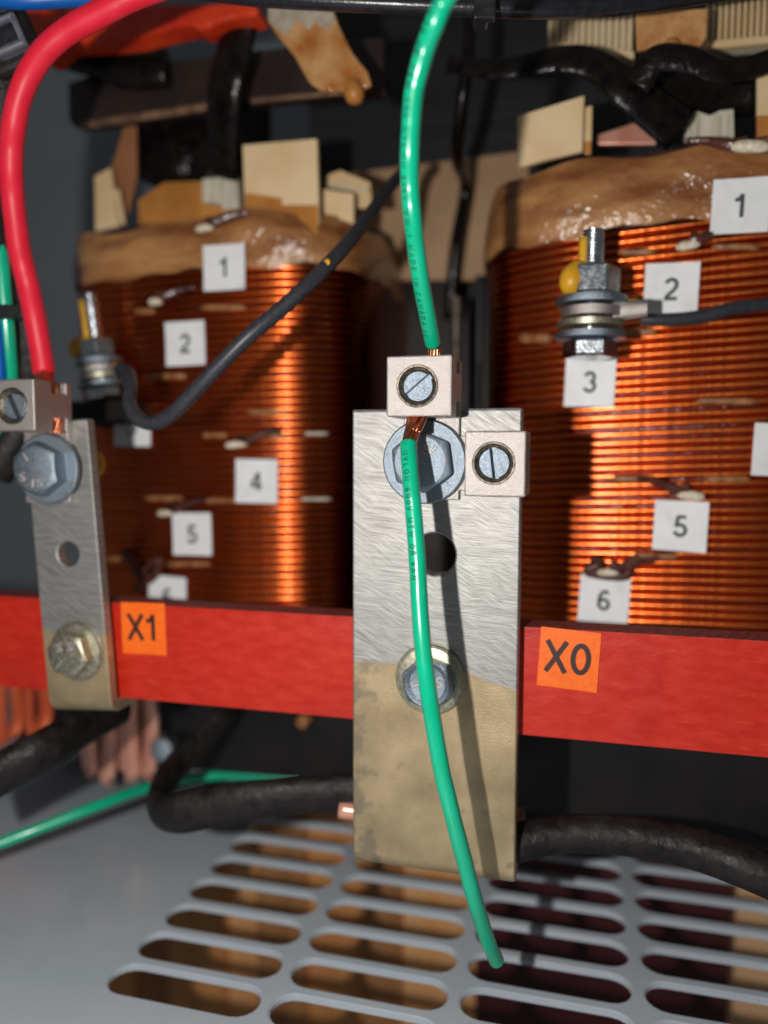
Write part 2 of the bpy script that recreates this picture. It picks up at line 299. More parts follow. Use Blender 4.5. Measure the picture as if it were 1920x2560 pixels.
def glyphs(text, wd=.15, gap=.16):
    quads = []; x = 0
    for ch in text:
        W, ls = G[ch]
        for k, l in enumerate(ls):
            P = [Vector((a, b)) for a, b in l]; n = len(P); L_, R_ = [], []
            for i in range(n):
                d1 = (P[i]-P[i-1]).normalized() if i else None; d2 = (P[i+1]-P[i]).normalized() if i < n-1 else None
                if (P[0]-P[-1]).length < 1e-6 and n > 3:
                    if i == 0: d1 = (P[-1]-P[-2]).normalized()
                    if i == n-1: d2 = (P[1]-P[0]).normalized()
                d = ((d1 or d2)+(d2 or d1)).normalized(); nn = Vector((-d.y, d.x)); c = max(.45, nn.dot(Vector((-(d1 or d2).y, (d1 or d2).x))))
                L_.append(P[i]+nn*wd/2/c); R_.append(P[i]-nn*wd/2/c)
            for i in range(n-1): quads.append([(q.x+x, q.y, k) for q in (L_[i], R_[i], R_[i+1], L_[i+1])])
        x += W+gap
    return quads, x-gap
def print_flat(name, text, O, X, Z, Nrm, h, mtl, parent, wd=.15, gap=.16):     # centred on O
    qs, W = glyphs(text, wd, gap); mb = MB()
    for q in qs: mb.add([O + X*((a-W/2)*h) + Z*((b-.5)*h) + Nrm*(.04+.012*k) for a, b, k in q], [(0,1,2,3)])
    return mb.build(name, mtl, parent)
def print_wire(name, text, path, r, s0, h, ang, mtl, parent, adv=1.0, wd=.15, gap=.3):
    P = spline(path, 10); cum = [0]
    for a, b in zip(P, P[1:]): cum.append(cum[-1]+(b-a).length)
    def pos(s):
        s = min(max(s, 0), cum[-1]-1e-4); i = max(k for k in range(len(cum)-1) if cum[k] <= s); t = (s-cum[i])/(cum[i+1]-cum[i]); return P[i].lerp(P[i+1], t), (P[i+1]-P[i]).normalized()
    qs, W = glyphs(text, wd, gap); mb = MB()
    for q in qs:
        (a0, b0, k0), (a1, b1, _), (a2, b2, _), (a3, b3, _) = q
        nsub = max(1, int(max(abs(a3-a0), abs(b3-b0))*h/.22)); qq = []
        for i in range(nsub+1):
            t_ = i/nsub; qq += [(a0+(a3-a0)*t_, b0+(b3-b0)*t_, k0), (a1+(a2-a1)*t_, b1+(b2-b1)*t_, k0)]
        vs = []
        for a, b, k in qq:
            p, T = pos(s0 + a*h*adv)
            F_ = Vector((0,-1,0)); F_ = (F_-T*F_.dot(T)).normalized(); Sd = T.cross(F_)
            if Sd.x < 0: Sd = -Sd
            th = ang + (b-.5)*h/r
            vs.append(p + (F_*math.cos(th)+Sd*math.sin(th))*(r+.025+.006*k))
        mb.add(vs, [(2*i, 2*i+1, 2*i+3, 2*i+2) for i in range(nsub)])
    return mb.build(name, mtl, parent)

# ================================================================== setting
PZ = -150.0
def slot(cx, cy_, L_, W_, n=9):
    r = W_/2; return [(cx+L_/2-r+r*math.cos(R(a)), cy_+r*math.sin(R(a))) for a in [-90+180*i/n for i in range(n+1)]] + \
                     [(cx-L_/2+r+r*math.cos(R(a)), cy_+r*math.sin(R(a))) for a in [90+180*i/n for i in range(n+1)]]
plate = MB(); TH = 2.2; CX, CYp, SL, SW = 49.2, 15.6, 45.8, 12.2
x0s = -.857*150
cols_ = [x0s + SL/2 + i*CX for i in range(-0, 6)]; rows_ = [.0+1.228*150 + CYp*k for k in range(0, 8)]
ex0, ex1 = cols_[0]-CX/2, cols_[-1]+CX/2; ey0, ey1 = rows_[0]-CYp/2, rows_[-1]+CYp/2
for cx in cols_:
    for cyy in rows_:
        out = [(cx-CX/2, cyy-CYp/2), (cx+CX/2, cyy-CYp/2), (cx+CX/2, cyy+CYp/2), (cx-CX/2, cyy+CYp/2)]
        h = slot(cx, cyy, SL, SW); pts = out+h
        tr = tessellate_polygon([[Vector((a, b, 0)) for a, b in out], [Vector((a, b, 0)) for a, b in h]])
        for z in (PZ, PZ-TH): plate.add([(a, b, z) for a, b in pts], [tuple(t) for t in tr])
        n = len(h)
        plate.add([(a, b, PZ) for a, b in h]+[(a, b, PZ-TH) for a, b in h], [(i, (i+1) % n, (i+1) % n+n, i+n) for i in range(n)])
for a, b, c, d in ((-420, ex0, 40, 620), (ex0, ex1, 40, ey0), (ex0, ex1, ey1, 620), (ex1, 420, 40, 620)):
    for z in (PZ, PZ-TH): plate.add([(a, c, z), (b, c, z), (b, d, z), (a, d, z)], [(0,1,2,3)])
o = plate.build('floor', M['cabinet_lit']); tag(o, kind='structure')
bm = bmesh.new(); bm.from_mesh(o.data)
hole_edges = [e for e in bm.edges if len(e.link_faces) == 2 and e.calc_face_angle(0) > R(70)]
bmesh.ops.bevel(bm, geom=hole_edges, offset=.45*S, segments=2, affect='EDGES'); bm.to_mesh(o.data); bm.free()
for p in o.data.polygons: p.use_smooth = abs(p.normal.z) < .97
o.data.set_sharp_from_angle(angle=R(50))
tag(MB().box((-420, 470, -320), (420, 474, 420)).build('back_wall', M['cabinet_dim']), kind='structure')
tag(MB().box((-424, 150, -320), (-420, 474, 420)).build('side_wall', M['cabinet_dim']), kind='structure')

# boards seen below the floor through its slots
def below(name, u0, u1, Y, mtl, label, cat, group=None, z0=-440):
    a, b = at(u0, 2300, Y), at(u1+3, 2300, Y)
    o = MB().box((a.x, Y, z0), (b.x, Y+8, PZ-6)).build(name, mtl, org=Vector((a.x, Y, z0)), bevel=.6); return tag(o, label, cat, group)
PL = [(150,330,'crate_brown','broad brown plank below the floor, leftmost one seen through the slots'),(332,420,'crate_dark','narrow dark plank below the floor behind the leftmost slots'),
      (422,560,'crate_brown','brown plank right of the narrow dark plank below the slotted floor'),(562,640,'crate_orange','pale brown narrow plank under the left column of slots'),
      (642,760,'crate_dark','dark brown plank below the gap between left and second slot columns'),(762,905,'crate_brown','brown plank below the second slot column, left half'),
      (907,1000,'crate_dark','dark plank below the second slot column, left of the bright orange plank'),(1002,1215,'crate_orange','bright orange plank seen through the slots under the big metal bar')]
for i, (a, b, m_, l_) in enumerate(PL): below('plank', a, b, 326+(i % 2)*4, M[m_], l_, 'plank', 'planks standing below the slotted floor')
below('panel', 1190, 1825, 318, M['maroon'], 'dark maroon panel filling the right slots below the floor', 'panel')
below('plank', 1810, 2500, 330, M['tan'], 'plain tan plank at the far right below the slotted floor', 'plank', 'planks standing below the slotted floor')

# ================================================================== transformer core, yokes
core = thing('transformer_core', (-60, 290, -150), 'dark laminated steel transformer core behind and between the copper coils', 'transformer core')
b0 = at(640, 250, 300)
MB().box((-116, 318, 76), (240, 380, 190)).build('upper_yoke', M['core'], core)
MB().box((-260, 300, -136), (240, 370, -82)).build('lower_yoke', M['core'], core)
MB().box((-95, 333, -100), (-14, 337, 100)).build('core_leg', M['dark'], core)
MB().box((-230, 340, -100), (-60, 380, 76)).build('core_leg', M['dark'], core)
qa, qb = at(412, 300, 330), at(660, 300, 330); MB().box((qa.x, 330, 60), (qb.x, 338, qa.z+24)).build('core_leg', M['dark'], core)
MB().box((-20, 340, -100), (200, 380, 76)).build('core_leg', M['dark'], core)
# lower clamp rails in front of the lower yoke
def rail(u0, u1, v0a, v0b, v1a, v1b, Y, d, mtl, name, label, cat):
    P = [at(u0, v0a, Y), at(u1, v0b, Y), at(u1, v1b, Y), at(u0, v1a, Y)]
    mb = MB().prism([(p.x, p.z) for p in P], Y, Y+d)
    return tag(mb.build(name, mtl, bevel=1, org=P[3]), label, cat)
rail(470, 905, 1740, 1790, 1925, 1962, 255, 30, M['dark'], 'clamp_rail', 'black steel clamp rail under the red board, left of the big metal bar', 'clamp rail')
rail(1270, 2000, 1800, 1870, 2030, 2105, 255, 30, M['dark'], 'clamp_rail', 'black steel clamp rail under the red board, right of the big metal bar', 'clamp rail')
# brass-coloured wedge and bolt ends on the rails
for (u, v, c, l, r_) in ((765, 1797, 'yellow', 'small yellow painted bolt head under the red board left of the big bar', 2.8),):
    p = at(u, v, 252); t_ = MB().lathe([(0,5),(r_*.8,4.6),(r_,3.4),(r_,0)], p, (0,-1,0), 6); tag(t_.build('bolt_end', M['strip'], smooth=True, org=p), l, 'bolt')

# ================================================================== coils
CA, CB, CN, CY0 = 58.7, 65.0, 4.2, 310.0
TILT = 2.2
def skew(cx): return -.10 if abs(cx-22.2) < .5 else 0.0      # right coil sheared so the flash highlight spreads wider over its front
def ring(cx, grow=0, n=96):
    out = []
    for i in range(n):
        t = 2*math.pi*i/n; c, s = math.cos(t), math.sin(t)
        out.append((cx+math.copysign(abs(c)**(2/CN), c)*(CA+grow), CY0+math.copysign(abs(s)**(2/CN), s)*(CB+grow)))
    out = [(x, y+skew(cx)*(x-cx)) for x, y in out]
    # even spacing
    cum = [0]
    for a, b in zip(out, out[1:]+out[:1]): cum.append(cum[-1]+math.hypot(b[0]-a[0], b[1]-a[1]))
    res = []; j = 0
    for k in range(n):
        s = cum[-1]*k/n
        while cum[j+1] < s: j += 1
        t = (s-cum[j])/(cum[j+1]-cum[j]); a, b = out[j], out[(j+1) % n]; res.append((a[0]+(b[0]-a[0])*t, a[1]+(b[1]-a[1])*t))
    return res
def front(cx, x, grow=0):
    t = min(.999, abs((x-cx)/(CA+grow))); return CY0-(CB+grow)*(1-t**CN)**(1/CN)+skew(cx)*(x-cx)
def on_coil(cx, u, v, grow=0):
    Y = 246.0
    for _ in range(12):
        p = at(u, v, Y); Y = .5*Y+.5*front(cx, p.x, grow)
    return at(u, v, Y)
def normal(cx, x, grow=0):
    a, b = front(cx, x-.4, grow), front(cx, x+.4, grow); return Vector(((b-a)/.8, -1, 0)).normalized()
turn_cache = {}
def make_coil(cx, ztop, zbot, label, TILT, bandtop):
    t = thing('coil', (cx, CY0, zbot), label, 'coil', 'copper transformer coils')
    RW = 1.27; n = 112; rg = [(x-cx, y) for x, y in ring(cx, -RW, n)]; mb = MB(); seg = 10; vs = []
    for i, (x, y) in enumerate(rg):
        a, b = rg[i-1], rg[(i+1) % n]; T = Vector((b[0]-a[0], b[1]-a[1], 0)).normalized(); N_ = Vector((T.y, -T.x, 0))
        for k in range(seg):
            q = 2*math.pi*k/seg; vs.append(Vector((x, y, 0)) + N_*math.cos(q)*RW + Vector((0, 0, math.sin(q)*RW*1.0)))
    mb.add(vs, [(i*seg+k, i*seg+(k+1) % seg, ((i+1) % n)*seg+(k+1) % seg, ((i+1) % n)*seg+k) for i in range(n) for k in range(seg)])
    vs_off = [v_ for v_ in mb.v]
    if cx not in turn_cache:
        mb.v = [v_ - Vector((0, 0, 0)) for v_ in vs_off]
        me = mb.mesh('winding_turn', [M['enamel']]); me.polygons.foreach_set('use_smooth', [True]*len(me.polygons)); turn_cache[cx] = me
    k = 0; z = zbot
    while z < ztop:
        o = bpy.data.objects.new('winding_turn', turn_cache[cx]); col.objects.link(o); o.parent = t
        f = 1+random.uniform(-.0012, .0012)
        o.location = (random.uniform(-.1, .1)*S, (-CY0+random.uniform(-.1, .1))*S, (z-zbot)*S); o.rotation_euler = (random.uniform(-.0004,.0004), R(-TILT)+random.uniform(-.0006,.0006), 0)
        o.scale = (f, 1, 1); z += 2.62+random.uniform(-.07,.07); k += 1
    # taped end collar over the last turns
    tl = math.tan(R(TILT)); mb = MB(); rr = ring(cx, 0, 120); nr = len(rr); rows = 9; vs = []
    rnd = random.Random(int(cx)+5); ph = [rnd.uniform(0, 6) for _ in range(6)]
    for j in range(rows):
        s = j/(rows-1)
        for i, (x, y) in enumerate(rr):
            a = 2*math.pi*i/nr
            lowz = ztop-1.5+.9*math.sin(9*a+ph[0])+.7*math.sin(23*a+ph[1])
            hi = bandtop+1.3*math.sin(5*a+ph[2])+.9*math.sin(13*a+ph[3])
            zz = lowz+(hi-lowz)*s + (x-cx)*tl
            bul = .7*math.sin(math.pi*min(1, s*1.02))**.5+.5+.45*math.sin(7*a+6*s+ph[4])+.3*math.sin(19*a-9*s+ph[5]) - 3.5*max(0, s-.6)
            dx, dy = x-cx, y-CY0; L_ = math.hypot(dx, dy); vs.append(Vector((x+dx/L_*bul, y+dy/L_*bul, zz)))
    mb.add(vs, [(j*nr+i, j*nr+(i+1) % nr, (j+1)*nr+(i+1) % nr, (j+1)*nr+i) for j in range(rows-1) for i in range(nr)])
    mb.build('tape_collar', M['tape'], t, smooth='all')
    # inner former and dark inner wall
    mb = MB(); rr = ring(cx, -5, 60); vs = [Vector((x, y, zz+(x-cx)*tl)) for zz in (zbot, bandtop+1) for x, y in rr]
    mb.add(vs, [(i, (i+1) % 60, 60+(i+1) % 60, 60+i) for i in range(60)]).build('former_tube', M['tapedark'], t, smooth='all')
    mb = MB(); rr = ring(cx, -16, 60); rr2 = ring(cx, -6, 60)
    mb.add([Vector((x, y, bandtop-1+(x-cx)*tl)) for x, y in rr+rr2], [(i, (i+1) % 60, 60+(i+1) % 60, 60+i) for i in range(60)])
    mb.build('end_ring', M['tape'], t)
    return t
CL, CRX = -134.7, 22.2
coilL = make_coil(CL, 62.5, -78, 'left copper coil in shade behind the small flat bar', 1.2, 79)
coilR = make_coil(CRX, 68, -78, 'right copper coil glowing orange beside the big flat bar', 2.2, 88)

def sticker(coil, cx, u, v, txt, size=15.0, rot=0, grow=.6, h=6.4):
    p = on_coil(cx, u, v, grow); N_ = normal(cx, p.x, grow); X = Vector((-N_.y, N_.x, 0)).normalized(); Z = Vector((0,0,1))
    q = Matrix.Rotation(R(rot), 3, N_); X, Z = q @ X, q @ Z; hs = size/2; mb = MB()
    ring_ = [(-hs,-hs),(hs,-hs),(hs,hs),(-hs,hs)]
    # a lifted corner here and there
    def P(a, b, d): return p+X*a+Z*b+N_*(d+.25*(a/hs)**2*(b/hs)**2)
    g = 6; vs = []; fs = []
    for d in (0, .3):
        for j in range(g+1):
            for i in range(g+1): vs.append(P(-hs+size*i/g, -hs+size*j/g, d))
    m_ = (g+1)**2
    for j in range(g):
        for i in range(g):
            a = j*(g+1)+i; fs += [(a, a+1, a+g+2, a+g+1), (m_+a, m_+a+g+1, m_+a+g+2, m_+a+1)]
    bd = [i for i in range(g+1)]+[(j*(g+1)+g) for j in range(1, g+1)]+[g*(g+1)+i for i in range(g-1, -1, -1)]+[j*(g+1) for j in range(g-1, 0, -1)]
    for a, b in zip(bd, bd[1:]+bd[:1]): fs.append((a, b, b+m_, a+m_))
    mb.add(vs, fs); s = mb.build('number_sticker', M['white'], coil); tag(s, 'square white sticker reading '+txt)
    print_flat('numeral', txt, p+N_*.32, X, Z, N_, h, M['darkink'], s, wd=.17)
for u, v, tx, rot in ((561,669,'1',0),(464,859,'2',1),(331,1063,'3',0),(642,1203,'4',-1),(481,1335,'5',1),(419,1492,'6',-2)):
    sticker(coilL, CL, u, v, tx, rot=rot, grow=2.6 if tx == '1' else .6)
for u, v, tx, rot in ((1851,515,'1',-2),(1678,723,'2',-2),(1475,955,'3',-2),(1952,1125,'4',-2),(1701,1315,'5',-2),(1510,1500,'6',-3)):
    sticker(coilR, CRX, u, v, tx, rot=rot, grow=2.6 if tx == '1' else .6)
def strip(coil, cx, u0, u1, v, hgt=2.2, mtl='strip', name='tan_strip', dv=0):
    mb = MB(); n = 8; prev = None; vs = []
    for i in range(n+1):
        p = on_coil(cx, u0+(u1-u0)*i/n, v+dv*i/n, .4); N_ = normal(cx, p.x); e = min(1, min(i, n-i)/1.2+.45)
        for k in range(8):
            a = 2*math.pi*k/8; vs.append(p - N_*.7 + N_*math.cos(a)*1.25*e + Vector((0,0,math.sin(a)*hgt/2*e)))
    mb.add(vs, [(i*8+k, i*8+(k+1) % 8, (i+1)*8+(k+1) % 8, (i+1)*8+k) for i in range(n) for k in range(8)]+[tuple(range(8)), tuple(range(n*8, n*8+8))])
    mb.build(name, M[mtl], coil, smooth='all')
for a in ((335,385,778),(500,612,768),(368,466,940),(614,724,1030),(505,567,1088),(668,724,1091),(360,456,1246),(507,600,1252),(266,340,1398),(415,524,1411)): strip(coilL, CL, *a)
for a in ((762,823,1084),(752,831,1248)): strip(coilL, CL, a[0], a[1], a[2], 1.3, 'creampale', 'thin_strip')
for a in ((1295,1378,845,3.4),(1560,1642,829,2.4),(1739,1895,1003),(1527,1646,1197),(1758,1876,1198),(1573,1700,1391),(1545,1642,629),(1778,1905,616)): strip(coilR, CRX, *a)
def cordend(coil, cx, u, v, L_, r_, dirn=1, lift=2.2, lump=(35, 4)):
    p = on_coil(cx, u, v, .5); N_ = normal(cx, p.x); X = Vector((-N_.y, N_.x, .12*dirn)).normalized()
    mb = MB().tube([p-X*L_/2+N_*lift, p+N_*(lift+.3), p+X*L_/2+N_*(lift-.3)], lambda t: r_*(1-.55*(2*t-1)**4), 12); mb.build('cord_end', M['cord'], coil, smooth=True)
    q = p+X*(L_*.55)*dirn; mb = MB().tube([p+X*L_*.1*dirn+N_*1.5+Vector((0,0,1.6)), q+N_*1.8+Vector((0,0,1.2)), q+X*5*dirn+N_*.8+Vector((0,0,2.6)), q+X*11*dirn+Vector((0,0,3.0))], lambda t: 2.1-1.2*t, 10)
    mb.build('tape_lump', M['tapedark'], coil, smooth=True)
for a in ((398,757,5,1.4),(598,1111,8,1.25),(423,1281,6.5,1.25),(520,575,6.5,1.3)): cordend(coilL, CL, *a)
for a in ((1720,618,6.5,1.35,1),(1726,1238,7.5,1.5,-1),(1523,1428,6.5,1.25,1),(1872,380,10,1.7,-1,4)): cordend(coilR, CRX, *a)
# red varnished lead snaking near sticker 6 of each coil
for coil, cx, pts in ((coilL, CL, [(310,1372),(330,1400),(350,1440),(375,1415),(400,1400),(385,1440),(340,1470)]), (coilR, CRX, [(1480,1395),(1500,1410),(1470,1430),(1560,1440),(1575,1405),(1600,1400)])):
    MB().tube([on_coil(cx, u, v, 2.0) for u, v in pts], 1.5, 10).build('lead_loop', M['tapedark'], coil, smooth=True)

# pressboard pieces standing in the coil ends
def pboard(poly, Y, d, mtl, name, parent, dip=None, tilt=0):
    P = [at(u, v, Y) for u, v in poly]; o = MB().prism([(p.x, p.z) for p in P], Y, Y+d).build(name, mtl, parent, bevel=.25); return o
pboard([(606,362),(792,346),(798,560),(612,560)], 249.5, 2, M['cream'], 'pressboard_spacer', coilL)
pboard([(612,482),(704,494),(704,512),(795,512),(795,580),(612,580)], 249.2, .5, M['amber'], 'varnish_soaked_edge', coilL)
pboard([(236,440),(276,418),(296,565),(238,578)], 262, 2, M['cream'], 'pressboard_spacer', coilL)
pboard([(284,470),(298,474),(312,560),(300,560)], 262, 1, M['cream'], 'pressboard_spacer', coilL)
pboard([(275,430),(312,305),(340,300),(342,440),(318,540),(296,555)], 268, 1.2, M['leaf'], 'brown_leaf', coilL)
pboard([(505,447),(592,438),(597,530),(560,525),(550,510),(505,505)], 262, 4, M['creampale'], 'ridged_spacer', coilL)
for a in (520, 540, 575): pboard([(a,450),(a+9,449),(a+9,505),(a,505)], 261, 1, M['creampale'], 'spacer_rib', coilL)
pboard([(345,500),(410,455),(510,452),(600,500),(600,560),(345,560)], 266, 2, M['amber'], 'inner_tube_wall', coilL)
pboard([(800,470),(884,484),(884,560),(800,530)], 258, 1.5, M['cream'], 'pressboard_spacer', coilL)
pboard([(812,440),(850,425),(925,455),(930,520),(890,520),(890,480),(812,466)], 266, 1.5, M['cream'], 'pressboard_spacer', coilL)
pboard([(815,455),(920,470),(920,478),(815,462)], 264, .8, M['creampale'], 'pressboard_layer', coilL)
pboard([(1294,290),(1461,238),(1456,378),(1360,400),(1292,420)], 248.5, 2, M['cream'], 'pressboard_spacer', coilR)
pboard([(1461,268),(1481,263),(1479,360),(1460,372)], 251, 1.5, M['cream'], 'pressboard_spacer', coilR)
pboard([(1460,352),(1478,352),(1478,385),(1460,385)], 250.6, 1.2, M['amber'], 'varnish_soaked_edge', coilR)
pboard([(1492,338),(1600,302),(1640,316),(1640,360),(1492,360)], 262, 2, M['coppersheet'], 'copper_tab', coilR)
pboard([(1713,285),(1745,278),(1775,288),(1800,276),(1834,272),(1836,345),(1713,345)], 258, 4, M['creampale'], 'ridged_spacer', coilR)
for a in (1718, 1738, 1795, 1815): pboard([(a,286),(a+9,285),(a+9,340),(a,340)], 257, 1, M['creampale'], 'spacer_rib', coilR)
pboard([(1893,168),(1990,160),(1990,288),(1893,288)], 250, 2, M['cream'], 'pressboard_spacer', coilR)
pboard([(1893,289),(1990,289),(1990,400),(1893,400)], 249.5, 2.2, M['amber'], 'varnish_soaked_edge', coilR)

# barrier board and things between the coils
P = [at(u, v, 314) for u, v in ((880,432),(1320,376),(1330,700),(880,700))]
tag(MB().prism([(p.x, p.z) for p in P], 314, 317).build('barrier_board', M['barrier'], bevel=.3, org=P[3]), 'tan pressboard sheet standing between the two coils behind the green wire', 'board')
def rod(u, v0, v1, Y, r_, mtl, name, label, cat, thr=False):
    a, b = at(u, v0, Y), at(u, v1, Y); b.x = a.x; n = 60
    mb = MB().tube([a.lerp(b, i/n) for i in range(n+1)], (lambda t: r_*(1+.10*math.sin(t*260))) if thr else r_, 12, smooth=0)
    return tag(mb.build(name, mtl, smooth=True, org=b), label, cat)
rod(1142, 745, 1060, 292, 2.3, M['darksteel'], 'threaded_rod', 'grey threaded rod in the dark gap between the coils', 'threaded rod', True)
rod(1200, 690, 1060, 300, 1.8, M['core'], 'duct_rod', 'thin dark upright rod between coils, right of the threaded rod', 'rod')

# ================================================================== top: cables, straps, tabs
def tubething(name, pts, r_, mtl, label, cat, seg=16, flat=1.0, smooth=8):
    P = pts; o = MB().tube(P, r_, seg, smooth=smooth, flat=flat).build(name, mtl, smooth='all', org=Vector(P[-1])); return tag(o, label, cat)
# red varnished board, upper left
pl = [(30,16),(640,4),(645,36),(560,50),(520,68),(495,72),(470,62),(430,70),(330,96),(260,104),(180,108),(150,112),(110,150),(75,130),(45,60)]
P = [at(u, v, 238) for u, v in pl]
tag(MB().prism([(p.x, p.z) for p in P], 238, 248).build('upper_board', M['redorange'], bevel=1.2, org=P[0]), 'red varnished insulating board at top left with a ragged lower edge', 'board')
pb = thing('upper_bus_bar', at(170, 300, 262), 'dark brown flat bar below the red varnished board at top left', 'bar')
P = [at(u, v, 262) for u, v in ((168,205),(300,165),(600,128),(960,90),(960,226),(640,256),(205,318),(180,312),(170,298))]
MB().prism([(p.x, p.z) for p in P], 262, 268).build('bar', M['brownbar'], pb, bevel=1)
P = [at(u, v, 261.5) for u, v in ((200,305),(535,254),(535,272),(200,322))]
MB().prism([(p.x, p.z) for p in P], 261.2, 263).build('lit_coppery_edge', M['barlit'], pb, bevel=.4)
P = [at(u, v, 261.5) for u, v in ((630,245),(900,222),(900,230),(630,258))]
MB().prism([(p.x, p.z) for p in P], 261.2, 263).build('lit_coppery_edge', M['barlit'], pb, bevel=.4)
tubething('black_strap', [at(150, 120, 258), at(260, 150, 256), at(330, 175, 256), at(420, 170, 258)], 7, M['varnish'], 'black varnished lump of cable under the red board at top left', 'cable', flat=.6)
tubething('black_strap', [at(610, 20, 246), at(585, 130, 246), at(560, 240, 248), at(556, 440, 262)], 6.5, M['varnish'], 'wide black varnished strap hanging from the top, left of the hanging tan tab', 'strap', flat=.35)
tubething('black_strap', [at(330, 330, 280), at(420, 380, 280), at(500, 360, 282), at(560, 440, 284)], 14, M['varnish'], 'black varnished strap bundle behind the brown leaf on the left coil', 'strap', flat=.4)
# hanging varnish-soaked tabs
def tab(poly, Y, label, drip, dry=None):
    P = [at(u, v, Y) for u, v in poly]; t = thing('hanging_tab', P[0], label, 'tab', 'varnish-soaked tabs hanging at the top')
    mb = MB().prism([(p.x, p.z) for p in P], Y, Y+2); mb.build('tab_strip', M['drip'], t, bevel=.7, seg=3)
    if dry:
        P = [at(u, v, Y-.35) for u, v in dry]; MB().prism([(p.x, p.z) for p in P], Y-.35, Y+.5).build('dry_tape', M['drytape'], t, bevel=.2)
    q = at(*drip, Y-.3); MB().lathe([(0,-3.6),(2.2,-2.8),(3.2,-.8),(2.8,1.6),(1.6,3.6),(0,4.4)], q, (0,0,1), 20).build('varnish_drip', M['amber'], t, smooth='all')
tab([(668,8),(830,14),(845,60),(880,130),(918,178),(928,210),(905,222),(898,244),(872,246),(860,226),(800,226),(772,205),(735,140),(690,85),(668,50)], 236, 'tan varnish-soaked tab hanging at the top centre left of the green wire', (886, 232),
    [(670,8),(828,14),(838,50),(822,72),(800,66),(786,52),(770,74),(758,60),(742,50),(728,70),(716,88),(700,76),(684,66),(670,44)])
tab([(1588,30),(1772,18),(1768,90),(1745,128),(1700,140),(1672,148),(1650,138),(1640,118),(1592,126)], 246, 'brown varnish-soaked tab hanging at top right between the ribbed blocks', (1678, 132))
# ribbed cream blocks top right
def ribbed(u0, u1, va, vb, Y, n, label, sk=0):
    P = [at(u, v, Y) for u, v in ((u0, va), (u1, va-6), (u1, vb+sk), (u0, vb))]; t = thing('ribbed_block', P[3], label, 'spacer', 'ribbed cream blocks at top right')
    MB().prism([(p.x, p.z) for p in P], Y+3, Y+6).build('backing', M['creampale'], t)
    a, b = P[3], P[2]; top = P[0].z
    MB().prism([(a.x, a.z), (b.x, b.z), (b.x, b.z+2.2), (a.x, a.z+2.2)], Y, Y+3.2).build('bottom_strip', M['cream'], t, bevel=.2)
    W = (b.x-a.x)/n; me = None
    for i in range(n):
        zb = a.z+(b.z-a.z)*i/n+2.2
        o = MB().box((a.x+i*W+W*.15, Y, zb), (a.x+i*W+W*.62, Y+3.1, top)).build('rib', M['cream'], t)
ribbed(1370, 1585, 40, 118, 262, 13, 'ribbed cream block at top right, left of the hanging brown tab', 28)
ribbed(1760, 2000, 12, 122, 262, 15, 'ribbed cream block in the top right corner of the picture', -22)
# black sleeves in front of the yoke on the right
tubething('black_sleeve', [at(1120, 160, 250), at(1250, 172, 248), at(1400, 148, 246), at(1490, 165, 246), at(1580, 235, 246), at(1700, 330, 252)], lambda t: 2.6+3.6*t, M['varnish'], 'black varnished sleeve crossing above the right coil and dipping behind it', 'cable', flat=.3)
tubething('black_sleeve', [at(1590, 215, 240), at(1640, 150, 238), at(1720, 150, 238), at(1820, 180, 240), at(1990, 130, 244)], lambda t: 4.2-1.4*t, M['varnish'], 'wide black varnished sleeve at top right under the ribbed corner block', 'cable', flat=.3)
tubething('black_sleeve', [at(1600, 160, 252), at(1660, 220, 256), at(1800, 240, 262), at(1940, 230, 262)], 6, M['varnish'], 'black varnished sleeve lying behind the upper right pressboard', 'cable', flat=.5)
tubething('dark_strand', [at(1175, 40, 262), at(1168, 160, 262), at(1150, 300, 268), at(1145, 400, 284), at(1165,470,306), at(1140,620,306), at(1125,800,312)], lambda t: 2.0+.8*t, M['varnish'], 'thin dark strand running down over the tan sheet between the coils', 'lead')  # thin dark tube running down over the barrier board
# black cable with zip tie across the very top
cb = thing('top_cable', atc(640, 0, 200), 'glossy black cable running along the top edge with a zip tie round it', 'cable')
pc = [atc(480, -30, 205), atc(640, -8, 200), atc(900, 6, 196), atc(1200, 18, 194), atc(1400, 22, 194), atc(1600, 8, 198), atc(1800, -20, 204), atc(2000, -50, 206)]
MB().tube(pc, 2.3, 16).build('sleeve', M['gloss'], cb, smooth='all')
p = atc(1204, 20, 192); Mx = Matrix.Rotation(YAW, 4, 'Z'); 
MB().box((-1.9,-3.4,-4), (1.9,3.4,4), M=Matrix.Translation(p) @ Mx).build('zip_tie_band', M['tie'], cb, bevel=.8)
MB().box((-2.7,-4.5,-4.4), (2.7,-2.2,1.0), M=Matrix.Translation(p+Vector((.3,0,-.5))) @ Mx).build('zip_tie_head', M['tie'], cb, bevel=.5)
tubething('blue_cable', [atc(-60, -10, 200), atc(60, 0, 200), atc(180, -6, 202), atc(300, -16, 204)], 2.3, M['blue'], 'blue cable just showing in the top left corner', 'cable')
